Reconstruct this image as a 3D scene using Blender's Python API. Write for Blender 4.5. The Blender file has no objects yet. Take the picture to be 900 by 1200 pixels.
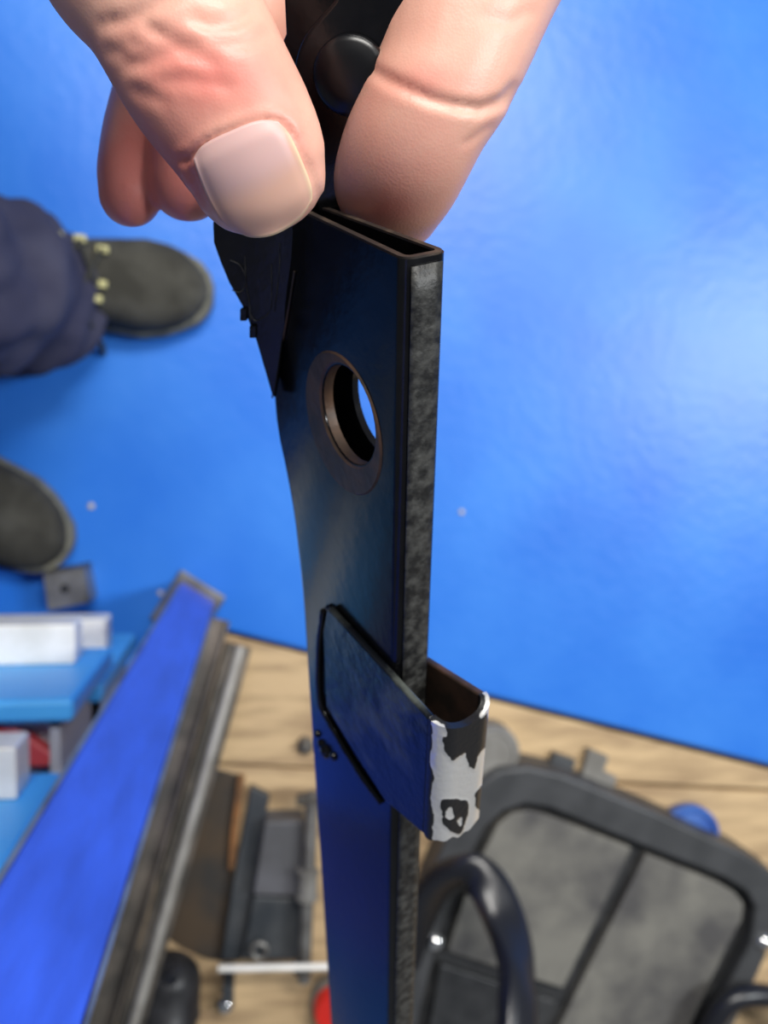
import bpy, bmesh, math, random
import numpy as np
from mathutils import Vector, Matrix, noise
from mathutils.bvhtree import BVHTree
random.seed(3)
SC = bpy.context.scene
COL = SC.collection

# ------------------------------------------------------------------ camera
F, CX, CY, H = 1080.0, 450.0, 600.0, 1.10
down = Vector((-140 / F, 80 / F, -1)).normalized()      # plumb direction seen by the lens
zc = -down
yc = (Vector((0, 1, 0)) - zc * zc.y).normalized()
xc = yc.cross(zc)
R = Matrix((xc, yc, zc))                                # camera axes -> world axes
CAM = Vector((0, 0, H))
cd = bpy.data.cameras.new('camera'); cam = bpy.data.objects.new('camera', cd); COL.objects.link(cam)
cam.matrix_world = Matrix.Translation(CAM) @ R.to_4x4()
cd.sensor_fit = 'HORIZONTAL'; cd.sensor_width = 36; cd.lens = 36 * F / 900
cd.clip_start = 0.01; cd.clip_end = 50
S = 0.88                                                # size of the hand-held things
cd.dof.use_dof = True; cd.dof.focus_distance = 0.165 * S; cd.dof.aperture_fstop = 43.2 / 1.6
SC.camera = cam

# ------------------------------------------------------------------ light
SC.view_settings.view_transform = 'Standard'; SC.view_settings.look = 'None'
SC.view_settings.gamma = 1.0; SC.view_settings.use_curve_mapping = False
SC.view_settings.exposure = 0.0
wd = bpy.data.worlds.new('workshop_light'); SC.world = wd; wd.use_nodes = True
wd.node_tree.nodes['Background'].inputs[0].default_value = (0.78, 0.84, 0.92, 1)
wd.node_tree.nodes['Background'].inputs[1].default_value = 0.20
def area(name, loc, target, sx, sy, power, col=(1, .97, .92)):
    l = bpy.data.lights.new(name, 'AREA'); l.shape = 'RECTANGLE'; l.size = sx; l.size_y = sy
    l.energy = power; l.color = col
    o = bpy.data.objects.new(name, l); COL.objects.link(o); o.location = loc
    o.rotation_euler = (Vector(target) - Vector(loc)).to_track_quat('-Z', 'Y').to_euler()
area('ceiling_tube_light', (0.35, 1.5, 2.7), (0, 0, 0), 1.5, 0.5, 84)
area('ceiling_tube_light', (2.12, 0.42, 2.7), (0.2, 0, 0), 0.4, 1.0, 60, (.93, .97, 1))

# ------------------------------------------------------------------ placing

def ray(px, py): return R @ Vector(((px - CX) / F, (CY - py) / F, -1))
def P(px, py, d): return CAM + ray(px, py) * d                       # d: distance along the optical axis
def G(px, py, h=0.0):
    r = ray(px, py); return CAM + r * ((h - H) / r.z)                # on the level plane z = h
def onX(px, py, x): r = ray(px, py); return CAM + r * (x / r.x)
def onY(px, py, y): r = ray(px, py); return CAM + r * (y / r.y)
def pix(p):
    v = R.transposed() @ (Vector(p) - CAM); return (CX + F * v.x / -v.z, CY - F * v.y / -v.z)

# ------------------------------------------------------------------ materials
def mat(name, c, rough=.5, metal=0., c2=None, scale=30., bump=0., bscale=200., lo=.4, hi=.65, stretch=None, spec=.5, coat=0., detail=6.):
    m = bpy.data.materials.new(name); m.use_nodes = True; nt = m.node_tree; n = nt.nodes; L = nt.links
    b = n['Principled BSDF']; b.inputs['Base Color'].default_value = (*c, 1); b.inputs['Roughness'].default_value = rough
    b.inputs['Metallic'].default_value = metal; b.inputs['Specular IOR Level'].default_value = spec
    b.inputs['Coat Weight'].default_value = coat; b.inputs['Coat Roughness'].default_value = .05
    tc = n.new('ShaderNodeTexCoord'); mp = n.new('ShaderNodeMapping'); L.new(tc.outputs['Object'], mp.inputs[0])
    if stretch: mp.inputs['Scale'].default_value = stretch[:3]; mp.inputs['Rotation'].default_value[2] = stretch[3]
    if c2:
        t = n.new('ShaderNodeTexNoise'); t.inputs['Scale'].default_value = scale; t.inputs['Detail'].default_value = detail
        L.new(mp.outputs[0], t.inputs['Vector'])
        r = n.new('ShaderNodeValToRGB'); r.color_ramp.elements[0].position = lo; r.color_ramp.elements[1].position = hi
        r.color_ramp.elements[0].color = (*c, 1); r.color_ramp.elements[1].color = (*c2, 1)
        L.new(t.outputs[0], r.inputs[0]); L.new(r.outputs[0], b.inputs['Base Color'])
    if bump:
        t2 = n.new('ShaderNodeTexNoise'); t2.inputs['Scale'].default_value = bscale; t2.inputs['Detail'].default_value = 4
        L.new(mp.outputs[0], t2.inputs['Vector'])
        bp = n.new('ShaderNodeBump'); bp.inputs['Strength'].default_value = bump; bp.inputs['Distance'].default_value = .1 / bscale * 3
        L.new(t2.outputs[0], bp.inputs['Height']); L.new(bp.outputs[0], b.inputs['Normal'])
    return m
M = {}
M['floor'] = mat('blue_floor_paint', (.017, .165, .69), .36, c2=(.042, .23, .77), scale=5, lo=.35, hi=.7, bump=.1, bscale=60)
M['wood'] = mat('plywood', (.63, .45, .25), .7, c2=(.32, .21, .115), scale=8, lo=.40, hi=.72, stretch=(1.2, 7, 4, 0), bump=.3, bscale=60, detail=8)
M['concrete'] = mat('concrete', (.2, .19, .17), .8, c2=(.12, .11, .1))
M['black'] = mat('black_gloss_paint', (.003, .003, .004), .2, c2=(.007, .007, .008), scale=120, bump=.07, bscale=300, spec=.3)
M['scuffed'] = mat('scuffed_black_paint', (.004, .005, .007), .3, c2=(.07, .078, .07), scale=75, lo=.53, hi=.68, bump=.3, bscale=260, spec=.35, detail=9)
M['black_edge'] = mat('black_worn_paint', (.006, .006, .006), .5, c2=(.045, .045, .042), scale=420, bump=.6, bscale=700)
M['inside'] = mat('dark_rusty_steel', (.02, .012, .008), .6, c2=(.06, .03, .018), scale=150)
M['brown'] = mat('worn_brown_steel', (.07, .05, .038), .5, .5, c2=(.16, .085, .05), scale=120, bump=.3, bscale=500)
M['steel'] = mat('grey_steel', (.32, .31, .29), .42, .75, c2=(.16, .15, .14), scale=25, bump=.15, bscale=150)
M['dark_steel'] = mat('dark_scaled_steel', (.085, .078, .068), .5, .5, c2=(.2, .17, .14), scale=18, bump=.2, bscale=120)
M['rusty'] = mat('rusty_sheet', (.10, .07, .045), .6, .3, c2=(.055, .05, .045), scale=14, bump=.2, bscale=120)
M['rust'] = mat('orange_rust', (.28, .12, .04), .8, c2=(.14, .07, .03), scale=40)
M['bluegrey'] = mat('blue_grey_bar', (.045, .052, .06), .5, .3, c2=(.09, .095, .10), scale=20)
M['grey_box'] = mat('grey_housing', (.14, .14, .155), .5, c2=(.09, .09, .095), scale=14)
M['alu'] = mat('aluminium', (.92, .90, .85), .4, .12, c2=(.8, .78, .72), scale=40)
M['light_blue'] = mat('light_blue_enamel', (.065, .40, .92), .45, c2=(.08, .44, .95), scale=8)
M['cab_grey'] = mat('cabinet_grey', (.36, .37, .42), .5)
M['cab_dark'] = mat('cabinet_dark', (.012, .012, .014), .5)
M['red'] = mat('red_plastic', (.42, .05, .06), .45)
M['bright_red'] = mat('bright_red_plastic', (.75, .03, .02), .4)
M['post'] = mat('blue_post_paint', (.038, .105, .66), .4, c2=(.03, .075, .48), scale=16, lo=.35, hi=.75, bump=.15, bscale=80, stretch=(6, 6, 1, 0))
M['tray'] = mat('black_plastic', (.028, .029, .031), .42, c2=(.045, .046, .048), scale=40, bump=.2, bscale=300)
M['rim'] = mat('grey_black_plastic', (.058, .060, .064), .45, c2=(.04, .042, .045), scale=20, bump=.2, bscale=300)
M['dusty'] = mat('dusty_plastic', (.19, .183, .16), .65, c2=(.075, .072, .072), scale=13, lo=.40, hi=.68, bump=.3, bscale=160, detail=9)
M['rubber'] = mat('black_rubber', (.016, .016, .018), .42, c2=(.03, .03, .033), scale=60)
M['gloss_rubber'] = mat('black_glossy_plastic', (.012, .013, .018), .3)
M['chrome'] = mat('chrome', (.85, .85, .85), .12, 1.)
M['highlight_steel'] = mat('highlight_steel', (.50, .48, .44), .4, .35, c2=(.3, .28, .25), scale=20)  # pale colour of the highlight painted along the flat bar
M['satin'] = mat('black_satin_paint', (.004, .004, .005), .3, spec=.4)
M['lip'] = mat('worn_dark_edge', (.035, .027, .023), .5, .3, c2=(.1, .07, .05), scale=200, lo=.5, hi=.7)
M['tin'] = mat('grey_tin', (.28, .27, .25), .5, .3, c2=(.2, .19, .17), scale=30)
M['blue_cap'] = mat('blue_cap', (.03, .09, .36), .4, c2=(.05, .14, .45), scale=40)
M['pants'] = mat('navy_cloth', (.042, .042, .075), .9, c2=(.062, .062, .098), scale=14, bump=.35, bscale=600, spec=.2)
M['shoe'] = mat('grey_suede', (.040, .038, .031), .85, c2=(.075, .072, .060), scale=22, bump=.3, bscale=400, spec=.2)
M['sole'] = mat('grey_sole', (.17, .165, .13), .7, c2=(.1, .1, .08), scale=50)
M['eyelet'] = mat('yellow_eyelet', (.6, .56, .26), .5)
M['lace'] = mat('dark_lace', (.035, .035, .03), .8)
M['crumb'] = mat('pale_crumb', (.5, .45, .36), .8)

# ------------------------------------------------------------------ mesh helpers
class MB:
    def __init__(s): s.v = []; s.f = []
    def add(s, v, f):
        k = len(s.v); s.v += [Vector(a) for a in v]; s.f += [tuple(i + k for i in q) for q in f]; return s
    def prism(s, pts, ext):
        n = len(pts); pts = [Vector(p) for p in pts]; ext = Vector(ext)
        nrm = Vector((0, 0, 0))
        for i in range(n): nrm += (pts[i] - pts[0]).cross(pts[(i + 1) % n] - pts[0])
        if nrm.dot(ext) > 0: pts = pts[::-1]
        v = pts + [p + ext for p in pts]
        f = [tuple(range(n)), tuple(range(2 * n - 1, n - 1, -1))] + [(i, i + n, (i + 1) % n + n, (i + 1) % n) for i in range(n)]
        return s.add(v, f)
    def box(s, c, a, b, d):                                   # centre, three half-axis vectors
        c, a, b, d = map(Vector, (c, a, b, d))
        return s.prism([c - a - b - d, c + a - b - d, c + a + b - d, c - a + b - d], d * 2)
    def tube(s, path, rad, n=12, flat=1.0, up=(0, 0, 1), caps=True):
        path = [Vector(p) for p in path]; m = len(path); rad = rad if hasattr(rad, '__len__') else [rad] * m
        v = []; w = None
        for i in range(m):
            t = (path[min(i + 1, m - 1)] - path[max(i - 1, 0)]).normalized()
            if w is None:
                w = t.cross(Vector(up))
                if w.length < .1: w = t.cross(Vector((1, 0, 0)))
            else: w = w - t * w.dot(t)
            w.normalize(); q = w.cross(t).normalized()
            for k in range(n):
                a = 2 * math.pi * k / n; v.append(path[i] + w * (rad[i] * math.cos(a)) + q * (rad[i] * flat * math.sin(a)))
        f = [(i * n + k, i * n + (k + 1) % n, (i + 1) * n + (k + 1) % n, (i + 1) * n + k) for i in range(m - 1) for k in range(n)]
        if caps: f += [tuple(range(n - 1, -1, -1)), tuple(range((m - 1) * n, m * n))]
        return s.add(v, f)
    def lathe(s, c, axis, prof, n=28):                        # prof: (distance along axis, radius)
        c = Vector(c); axis = Vector(axis).normalized()
        a = axis.orthogonal().normalized(); b = axis.cross(a); v = []
        for h, r in prof:
            for k in range(n):
                t = 2 * math.pi * k / n; v.append(c + axis * h + (a * math.cos(t) + b * math.sin(t)) * max(r, 1e-5))
        m = len(prof)
        f = [(i * n + k, i * n + (k + 1) % n, (i + 1) * n + (k + 1) % n, (i + 1) * n + k) for i in range(m - 1) for k in range(n)]
        f += [tuple(range(n - 1, -1, -1)), tuple(range((m - 1) * n, m * n))]
        return s.add(v, f)
    def build(s, name, m, parent=None, bevel=0., angle=40, fix=True, segs=2):
        o0 = origin(parent)
        me = bpy.data.meshes.new(name); me.from_pydata([tuple(a - o0) for a in s.v], [], s.f); me.update()
        if fix:
            bm = bmesh.new(); bm.from_mesh(me); bmesh.ops.recalc_face_normals(bm, faces=bm.faces); bm.to_mesh(me); bm.free()
        return link(name, me, m, parent, bevel, angle, segs)
def origin(o):
    v = Vector((0, 0, 0))
    while o is not None: v += o.location; o = o.parent
    return v
def link(name, me, m, parent=None, bevel=0., angle=40, segs=2):
    if m and not me.materials: me.materials.append(m)
    me.shade_smooth(); me.set_sharp_from_angle(angle=math.radians(angle))
    o = bpy.data.objects.new(name, me); COL.objects.link(o); o.parent = parent
    if bevel:
        b = o.modifiers.new('bevel', 'BEVEL'); b.width = bevel; b.segments = segs; b.limit_method = 'ANGLE'; b.angle_limit = math.radians(35); b.harden_normals = True
    return o
def tag(o, label=None, cat=None, group=None, kind=None):
    for k, v in (('label', label), ('category', cat), ('group', group), ('kind', kind)):
        if v: o[k] = v
    return o
def thing(name, label, cat, loc, group=None):
    o = bpy.data.objects.new(name, None); COL.objects.link(o); o.location = loc; o.empty_display_size = .02
    return tag(o, label, cat, group)
def catmull(pts, k=8):
    a = [np.array(p, float) for p in pts]; a = [2 * a[0] - a[1]] + a + [2 * a[-1] - a[-2]]; out = []
    for i in range(1, len(a) - 2):
        for j in range(k):
            t = j / k
            out.append(.5 * ((2 * a[i]) + (-a[i - 1] + a[i + 1]) * t + (2 * a[i - 1] - 5 * a[i] + 4 * a[i + 1] - a[i + 2]) * t * t + (-a[i - 1] + 3 * a[i] - 3 * a[i + 1] + a[i + 2]) * t ** 3))
    out.append(a[-2]); return out
def inpoly(x, y, poly):
    c = False; j = len(poly) - 1
    for i in range(len(poly)):
        xi, yi = poly[i]; xj, yj = poly[j]
        if (yi > y) != (yj > y) and x < (xj - xi) * (y - yi) / (yj - yi) + xi: c = not c
        j = i
    return c

# ------------------------------------------------------------------ setting
Z2 = -.012                                                    # top of the plywood, a step below the blue floor
fp = [G(x, y) for x, y in ((40, 1140), (262, 740), (1900, 1145))]; f4 = G(-8, 2400)
MB().prism([Vector((-3, f4.y, 0)), f4, fp[0], fp[1], fp[2], fp[2] + Vector((.4, 3, 0)), Vector((-3, 3, 0))], (0, 0, -.02)).build('floor', M['floor'], None, bevel=.007, segs=3)
tag(bpy.data.objects['floor'], kind='structure')
sub = MB().prism([Vector((-3, -3, -.03)), Vector((3, -3, -.03)), Vector((3, 3, -.03)), Vector((-3, 3, -.03))], (0, 0, -.05)).build('floor', M['concrete'])
tag(sub, kind='structure')
def plank(pts):
    MB().prism([G(x, y, Z2) for x, y in pts], (0, 0, -.018)).build('plywood_panel', M['wood'], sub, bevel=.002)
plank([(264, 743), (1010, 930), (230, 893), (178, 893)])
plank([(176, 896), (230, 896), (1014, 935), (1900, 1150), (1900, 2400), (0, 2400), (42, 1140)])

# ------------------------------------------------------------------ blue post and steel stock beside it
dirn = Vector((96, 150, 0)).normalized()                       # the post shows the face turned to the lens
pt = G(235, 689, 0); tang = Vector((dirn.y, -dirn.x, 0)); pc = pt - dirn * .027
post = thing('upright_post', 'tall blue painted square steel post with bare edges standing on a small plate', 'post', (pc.x, pc.y, 0))
MB().box(pc + Vector((0, 0, .003)), tang * .031, dirn * .034, (0, 0, .003)).build('base_plate', M['steel'], post, bevel=.002)
MB().box(pc + Vector((0, 0, .606)), tang * .0235, dirn * .0235, (0, 0, .6)).build('column', M['post'], post, bevel=.003)
for sgn in (-1, 1):
    MB().box(pc + Vector((0, 0, .606)) + tang * sgn * .0238 + dirn * .0222, tang * .0012, dirn * .0014, (0, 0, .6)).build('edge_strip', M['steel'], post, bevel=.0006)
def stock(name, label, pts, w, h, m, z0, z1, capm=None):
    a = G(*pts[0], z0); b = G(*pts[1], z1); d = (b - a).normalized(); sd = d.cross(Vector((0, 0, 1))).normalized(); u = sd.cross(d)
    o = thing(name, label, 'steel bar', tuple(a))
    mb = MB()
    if name == 'steel_angle':
        mb.prism([a + sd * w / 2, a - sd * w / 2, a - sd * w / 2 + u * h, a - sd * (w / 2 - .004) + u * h, a - sd * (w / 2 - .004) + u * .004, a + sd * w / 2 + u * .004], d * ((b - a).length))
    else:
        mb.box(a + (b - a) / 2, sd * w / 2, u * h / 2, (b - a) / 2)
    mb.build('bar', m, o, bevel=.0015)
    return o, a, b, d, sd, u
o, a, b, d, sd, u = stock('steel_angle', 'dark scaled steel angle bar lying along the right side of the blue post', [(244, 722), (80, 1290)], .052, .018, M['dark_steel'], .004, .12)
MB().tube([a + sd * .013 + u * .012, a + sd * .013 + u * .012 + (b - a)], .008, 14).build('pipe', M['steel'], o)
o, a, b, d, sd, u = stock('flat_bar', 'grey steel flat bar with a painted highlight lying on the plywood by the angle bar', [(280, 756), (128, 1290)], .030, .016, M['dark_steel'], .0, .08)
MB().tube([a + sd * -.002 + u * .010, b + sd * -.002 + u * .010], .0065, 12).build('painted_highlight', M['highlight_steel'], o)  # pale tube stands in for the highlight along the bar

# ------------------------------------------------------------------ tool cabinet, drawers pulled toward the post
xr = G(160, 742, .09).x
cab = thing('tool_cabinet', 'light blue tool cabinet with grey body and aluminium handle bars, its drawers pulled open', 'cabinet', (xr - .3, -.45, 0))
XL = xr - .62
def drawer(pb, ptop, hpx, part, ext=.0, red=False):
    b_ = onX(*pb, xr); t_ = onX(*ptop, xr); y = (b_.y + t_.y) / 2
    mb = MB(); mb.box(((XL + xr) / 2, y - .009, (b_.z + t_.z) / 2), ((xr - XL) / 2, 0, 0), (0, .009, 0), (0, 0, (t_.z - b_.z) / 2))
    dr = mb.build('drawer', M['light_blue'], cab, bevel=.005, segs=3)
    z0, z1 = b_.z, t_.z - .012; yb = y - .018; x1 = xr - .012
    w = MB()
    w.box(((XL + x1) / 2, yb - .075, z0 + .01), ((x1 - XL) / 2, 0, 0), (0, .075, 0), (0, 0, .003))
    w.box((x1 - .004, yb - .075, (z0 + z1) / 2), (.004, 0, 0), (0, .075, 0), (0, 0, (z1 - z0) / 2))
    w.box(((XL + x1) / 2, yb - .003, (z0 + z1) / 2), ((x1 - XL) / 2, 0, 0), (0, .003, 0), (0, 0, (z1 - z0) / 2))
    w.build('drawer_tray', M['cab_grey'], dr, bevel=.001)
    e = onY(*hpx, y + .034); hz = e.z
    MB().box(((XL + e.x) / 2, y + .017, hz), ((e.x - XL) / 2, 0, 0), (0, .017, 0), (0, 0, .017)).build('handle', M['alu'], dr, bevel=.002)
    return dr, y, b_.z, t_.z
d3 = drawer((160, 742), (120, 800), (127, 722), 'C')
d2 = drawer((132, 752), (86, 826), (92, 727), 'A')
d1 = drawer((75, 893), (2, 1035), (27, 866), 'B')
for nm, dd in (('low', d3), ('mid', d2), ('top', d1)): print('drawer', nm, [round(float(q), 3) for q in dd[1:]])
yb = min(d1[1], d2[1], d3[1]) - .03
carc = MB(); xs = xr - .006
carc.box((xs - .004, yb - .09, .38), (.004, 0, 0), (0, .09, 0), (0, 0, .33))
carc.box(((XL + xs) / 2, yb - .176, .38), ((xs - XL) / 2, 0, 0), (0, .004, 0), (0, 0, .33))
carc.box(((XL + xs) / 2, yb - .09, .052), ((xs - XL) / 2, 0, 0), (0, .09, 0), (0, 0, .004))
carc.build('carcass', M['post'], cab, bevel=.002)
MB().box((xr + .006, yb - .012, .38), (.004, 0, 0), (0, .012, 0), (0, 0, .33)).build('dark_corner_strip', M['cab_dark'], cab, bevel=.002)  # dark strip filling the black gap beside the drawers
for x, y in ((xr - .06, yb - .05), (xr - .06, yb - .15), (XL + .06, yb - .15), (XL + .06, yb - .05)):
    MB().lathe((x, y, -.0 if y > -.2 else Z2), (0, 0, 1), [(0, .022), (.06, .022)]).build('foot', M['cab_dark'], cab)
# red case lying in the middle drawer
zl = d2[3] - .03
MB().box(((XL + xr) / 2 - .006, d2[1] - .09, zl), ((xr - XL) / 2 - .016, 0, 0), (0, .07, 0), (0, 0, .002)).build('drawer_liner', M['cab_grey'], [c for c in bpy.data.objects if c.name.startswith('drawer.') and c.type == 'MESH' and c.data.materials[0] == M['light_blue']][0], bevel=.001)
rc = thing('red_case', 'dull red plastic case lying in the open middle drawer of the cabinet', 'case', tuple(G(0, 870, zl + .002)))
MB().prism([G(x, y, zl + .018) for x, y in ((-70, 806), (-5, 838), (62, 884), (58, 900), (-5, 900), (-70, 880))], (0, 0, -.016)).build('shell', M['red'], rc, bevel=.003)
MB().prism([G(x, y, zl + .022) for x, y in ((-50, 838), (-5, 858), (26, 880), (-5, 884), (-50, 868))], (0, 0, -.004)).build('grip', M['cab_dark'], rc, bevel=.001)
# small steel angle bracket in front of the cabinet
q = [G(50, 672, .045), G(98, 664, .045), G(106, 706, .045), G(56, 716, .045)]
br = thing('steel_bracket', 'small grey steel bracket standing on the blue floor by the shoe toe', 'bracket', tuple(G(80, 690, 0)))
MB().prism(q, (0, 0, -.005)).build('top_flange', M['steel'], br, bevel=.001)
MB().prism([q[1], q[2], q[2] + (q[3] - q[2]).normalized() * .005, q[1] + (q[0] - q[1]).normalized() * .005], (0, 0, -.045)).build('side_flange', M['steel'], br, bevel=.001)
MB().prism([q[0], q[1], q[1] + (q[2] - q[1]).normalized() * .005, q[0] + (q[3] - q[0]).normalized() * .005], (0, 0, -.045)).build('side_flange', M['steel'], br, bevel=.001)
MB().lathe(G(76, 690, .0452), (0, 0, 1), [(0, .005), (.0012, .0048)], 16).build('bolt_hole', M['cab_dark'], br)

# ------------------------------------------------------------------ steel pieces on the plywood
def slab(name, label, cat, px, z0, h, m, parts=None, bevel=.0015):
    c = sum((Vector(G(x, y, z0)) for x, y in px), Vector()) / len(px)
    o = MB().prism([G(x, y, z0 + h) for x, y in px], (0, 0, -h)).build(name, m, None, bevel)
    return tag(o, label, cat)
pl = thing('sheet_offcut', 'rust-brown sheet steel offcut with a curved lower edge lying beside the flat bar', 'sheet metal', tuple(G(240, 1000, Z2)))
pp = [(225, 893), (287, 911), (279, 970), (272, 1040), (262, 1127), (240, 1123), (215, 1112), (190, 1095), (176, 1085), (190, 1010)]
MB().prism([G(x, y, Z2 + .003) for x, y in pp], (0, 0, -.003)).build('sheet', M['rusty'], pl, bevel=.0008)
MB().prism([G(x, y, Z2 + .012) for x, y in ((287, 911), (279, 970), (274, 1020), (267, 1020), (271, 968), (279, 909))], (0, 0, -.009)).build('rusted_edge', M['rust'], pl, bevel=.001)
slab('flat_iron', 'blue-grey flat iron leaning between the rusty sheet and the grey housing', 'steel bar', [(294, 922), (316, 933), (302, 1010), (283, 1126), (259, 1127), (272, 1040)], Z2 + .004, .014, M['bluegrey'], bevel=.002)
bx_ = thing('motor_housing', 'grey sheet metal housing with a ring bolt lying on the plywood', 'housing', tuple(G(315, 1040, Z2)))
MB().prism([G(x, y, .028) for x, y in ((310, 963), (357, 962), (354, 1052), (296, 1050))], (0, 0, -.04)).build('body', M['grey_box'], bx_, bevel=.004)
MB().prism([G(x, y, .02) for x, y in ((296, 1051), (354, 1053), (352, 1126), (283, 1126))], (0, 0, -.032)).build('shaded_lower_half', M['bluegrey'], bx_, bevel=.004)  # lower half in a darker colour: the housing's shadow is painted in
tor = [G(304 + 9 * math.cos(t), 1114 + 9 * math.sin(t), .026) for t in np.linspace(0, 2 * math.pi, 17)]
MB().tube(tor, .0028, 8).build('ring_bolt', M['steel'], bx_)
# screw clamp
sc_ = thing('screw_clamp', 'steel screw clamp with sleeve and bright tommy bar lying on the housing', 'clamp', tuple(G(320, 1140, Z2)))
MB().tube([G(366, 928, .036), G(356, 1150, .045)], .0078, 14).build('spindle', M['steel'], sc_)
th = MB()
for k in range(26):
    t = .08 + k * .0155; p = G(366, 928, .036).lerp(G(356, 1150, .045), t); dd = (G(356, 1150, .045) - G(366, 928, .036)).normalized()
    th.lathe(p, dd, [(0, .0077), (.0011, .0088), (.0022, .0077)], 14)
th.build('thread', M['steel'], sc_)
dd = (G(356, 1150, .045) - G(366, 928, .036)).normalized()
MB().lathe(G(361, 1018, .041), dd, [(0, .010), (.001, .0135), (.006, .0135), (.007, .012), (.03, .012), (.031, .0135), (.036, .0135)], 24).build('sleeve', M['tin'], sc_)
MB().box(G(366, 936, .036), (.019, 0, 0), (0, .006, 0), (0, 0, .008)).build('cross_head', M['dark_steel'], sc_, bevel=.002)
MB().tube([G(256, 1135, .056), G(420, 1132, .058)], .0042, 14).build('tommy_bar', M['alu'], sc_)
MB().lathe(G(355, 1126, .05), dd, [(0, .008), (.002, .0105), (.014, .0105), (.016, .008)], 20).build('spindle_eye', M['dark_steel'], sc_)
MB().box(G(268, 1152, .02), (.0065, 0, 0), (0, .011, 0), (0, 0, .026)).build('jaw', M['bluegrey'], sc_, bevel=.002)
MB().lathe(G(264, 1168, .0), (0, 0, 1), [(-.012, .010), (.012, .0125), (.018, .012), (.023, .009), (.026, .004)], 20).build('ball_end', M['chrome'], sc_)
# rubber grip, spray can
ga, gb = G(198, 1148, .035), G(184, 1330, .05)
gr = thing('rubber_grip', 'black rounded rubber tool grip with a ring groove lying on the plywood', 'tool', tuple(G(200, 1160, Z2)))
gd = (gb - ga).normalized(); r = .037
prof = [(-r * .93 * math.cos(t) * .9, r * math.sin(t)) for t in np.linspace(0.05, math.pi / 2, 9)] + [(.035, r * 1.02), (.037, r * 1.06), (.042, r * 1.06), (.044, r * 1.0), (.18, r)]
MB().lathe(ga, gd, prof, 32).build('grip', M['rubber'], gr)
MB().lathe(G(200, 1146, .066), (0, 0, 1), [(-.004, .008), (.002, .009), (.004, .007)], 18).build('button', M['gloss_rubber'], gr)
ca, cb = G(390, 1178, .05), G(420, 1178, -.012)
sp = thing('spray_can', 'can with a bright red cap standing behind the black bar', 'can', tuple(G(392, 1205, Z2)))
bc = G(394, 1190, .03)
MB().lathe(Vector((bc.x, bc.y, Z2)), (0, 0, 1), [(0, .028), (.002, .030), (.02, .030), (.022, .0285)], 28).build('body', M['tin'], sp)
MB().lathe(Vector((bc.x, bc.y, Z2 + .022)), (0, 0, 1), [(0, .027), (.015, .0268), (.019, .024), (.019, .020), (.016, .019)], 28).build('cap', M['bright_red'], sp)
# little bolts on the left plywood
for (x, y, l) in ((358, 872, 'dark hex bolt on the plywood near the weld'),):
    bo = thing('hex_bolt', 'dark hex bolt lying on pale plywood left of the black bar', 'bolt', tuple(G(x, y, Z2)))
    MB().lathe(G(x, y, Z2), (0, 0, 1), [(0, .011), (.008, .011), (.009, .009)], 6).build('head', M['dark_steel'], bo)
    MB().lathe(G(x, y, Z2 + .008), (0, 0, 1), [(0, .005), (.012, .005), (.013, .004)], 12).build('shank', M['steel'], bo)

# ------------------------------------------------------------------ black plastic machine cover on the right
HT = .035
cov = thing('plastic_cover', 'large black plastic cover with dusty recessed panels lying on the plywood', 'cover', tuple(G(700, 1100, Z2)))
outer = [(415, 1330), (455, 1180), (500, 1040), (530, 965), (555, 922), (585, 903), (620, 899), (660, 908), (770, 953), (872, 1000), (907, 1024), (920, 1050), (914, 1085), (890, 1140), (800, 1330)]
inner = [(470, 1330), (492, 1190), (518, 1085), (546, 1015), (568, 972), (590, 952), (616, 943), (645, 948), (745, 989), (850, 1030), (876, 1046), (886, 1066), (879, 1106), (855, 1153), (765, 1330)]
mb = MB(); n = len(outer)
v = []
for (x, y), (x2, y2) in zip(outer, inner):
    a = G(x, y, HT); b = G(x2, y2, HT)
    v += [Vector((a.x, a.y, Z2)) + (a - b).normalized() * .004, a, b, Vector((b.x, b.y, .004))]
fs = []
for i in range(n - 1):
    for k in range(3): fs.append((i * 4 + k, i * 4 + k + 1, (i + 1) * 4 + k + 1, (i + 1) * 4 + k))
    fs.append((i * 4 + 3, i * 4, (i + 1) * 4, (i + 1) * 4 + 3))
fs += [(3, 2, 1, 0), tuple((n - 1) * 4 + k for k in range(4))]
mb.add(v, fs).build('rim', M['rim'], cov, bevel=.005, segs=3)
MB().prism([G(x, y, .012) for x, y in inner], (0, 0, -.012)).build('base', M['tray'], cov)
def arcpts(poly): return poly
for nm, px in (('panel', [(543, 1056), (566, 1000), (584, 966), (600, 953), (620, 950), (645, 957), (741, 994), (660, 1159), (524, 1116)]),
               ('panel', [(757, 1001), (842, 1035), (862, 1047), (872, 1060), (870, 1078), (855, 1105), (822, 1175), (765, 1300), (610, 1300), (674, 1166)]),
               ('panel', [(516, 1130), (652, 1174), (590, 1300), (486, 1300)])):
    bmx = MB().prism([G(x, y, .026) for x, y in px], (0, 0, -.014))
    bmx.build(nm, M['dusty'] if px[0][1] < 1100 else M['tray'], cov, bevel=.0025)
for x, y in ((510, 1104), (895, 1104)):
    MB().lathe(G(x, y, HT), (0, 0, 1), [(-.002, .011), (.002, .011), (.006, .008), (.008, .003)], 20).build('screw', M['chrome'], cov)
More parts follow.
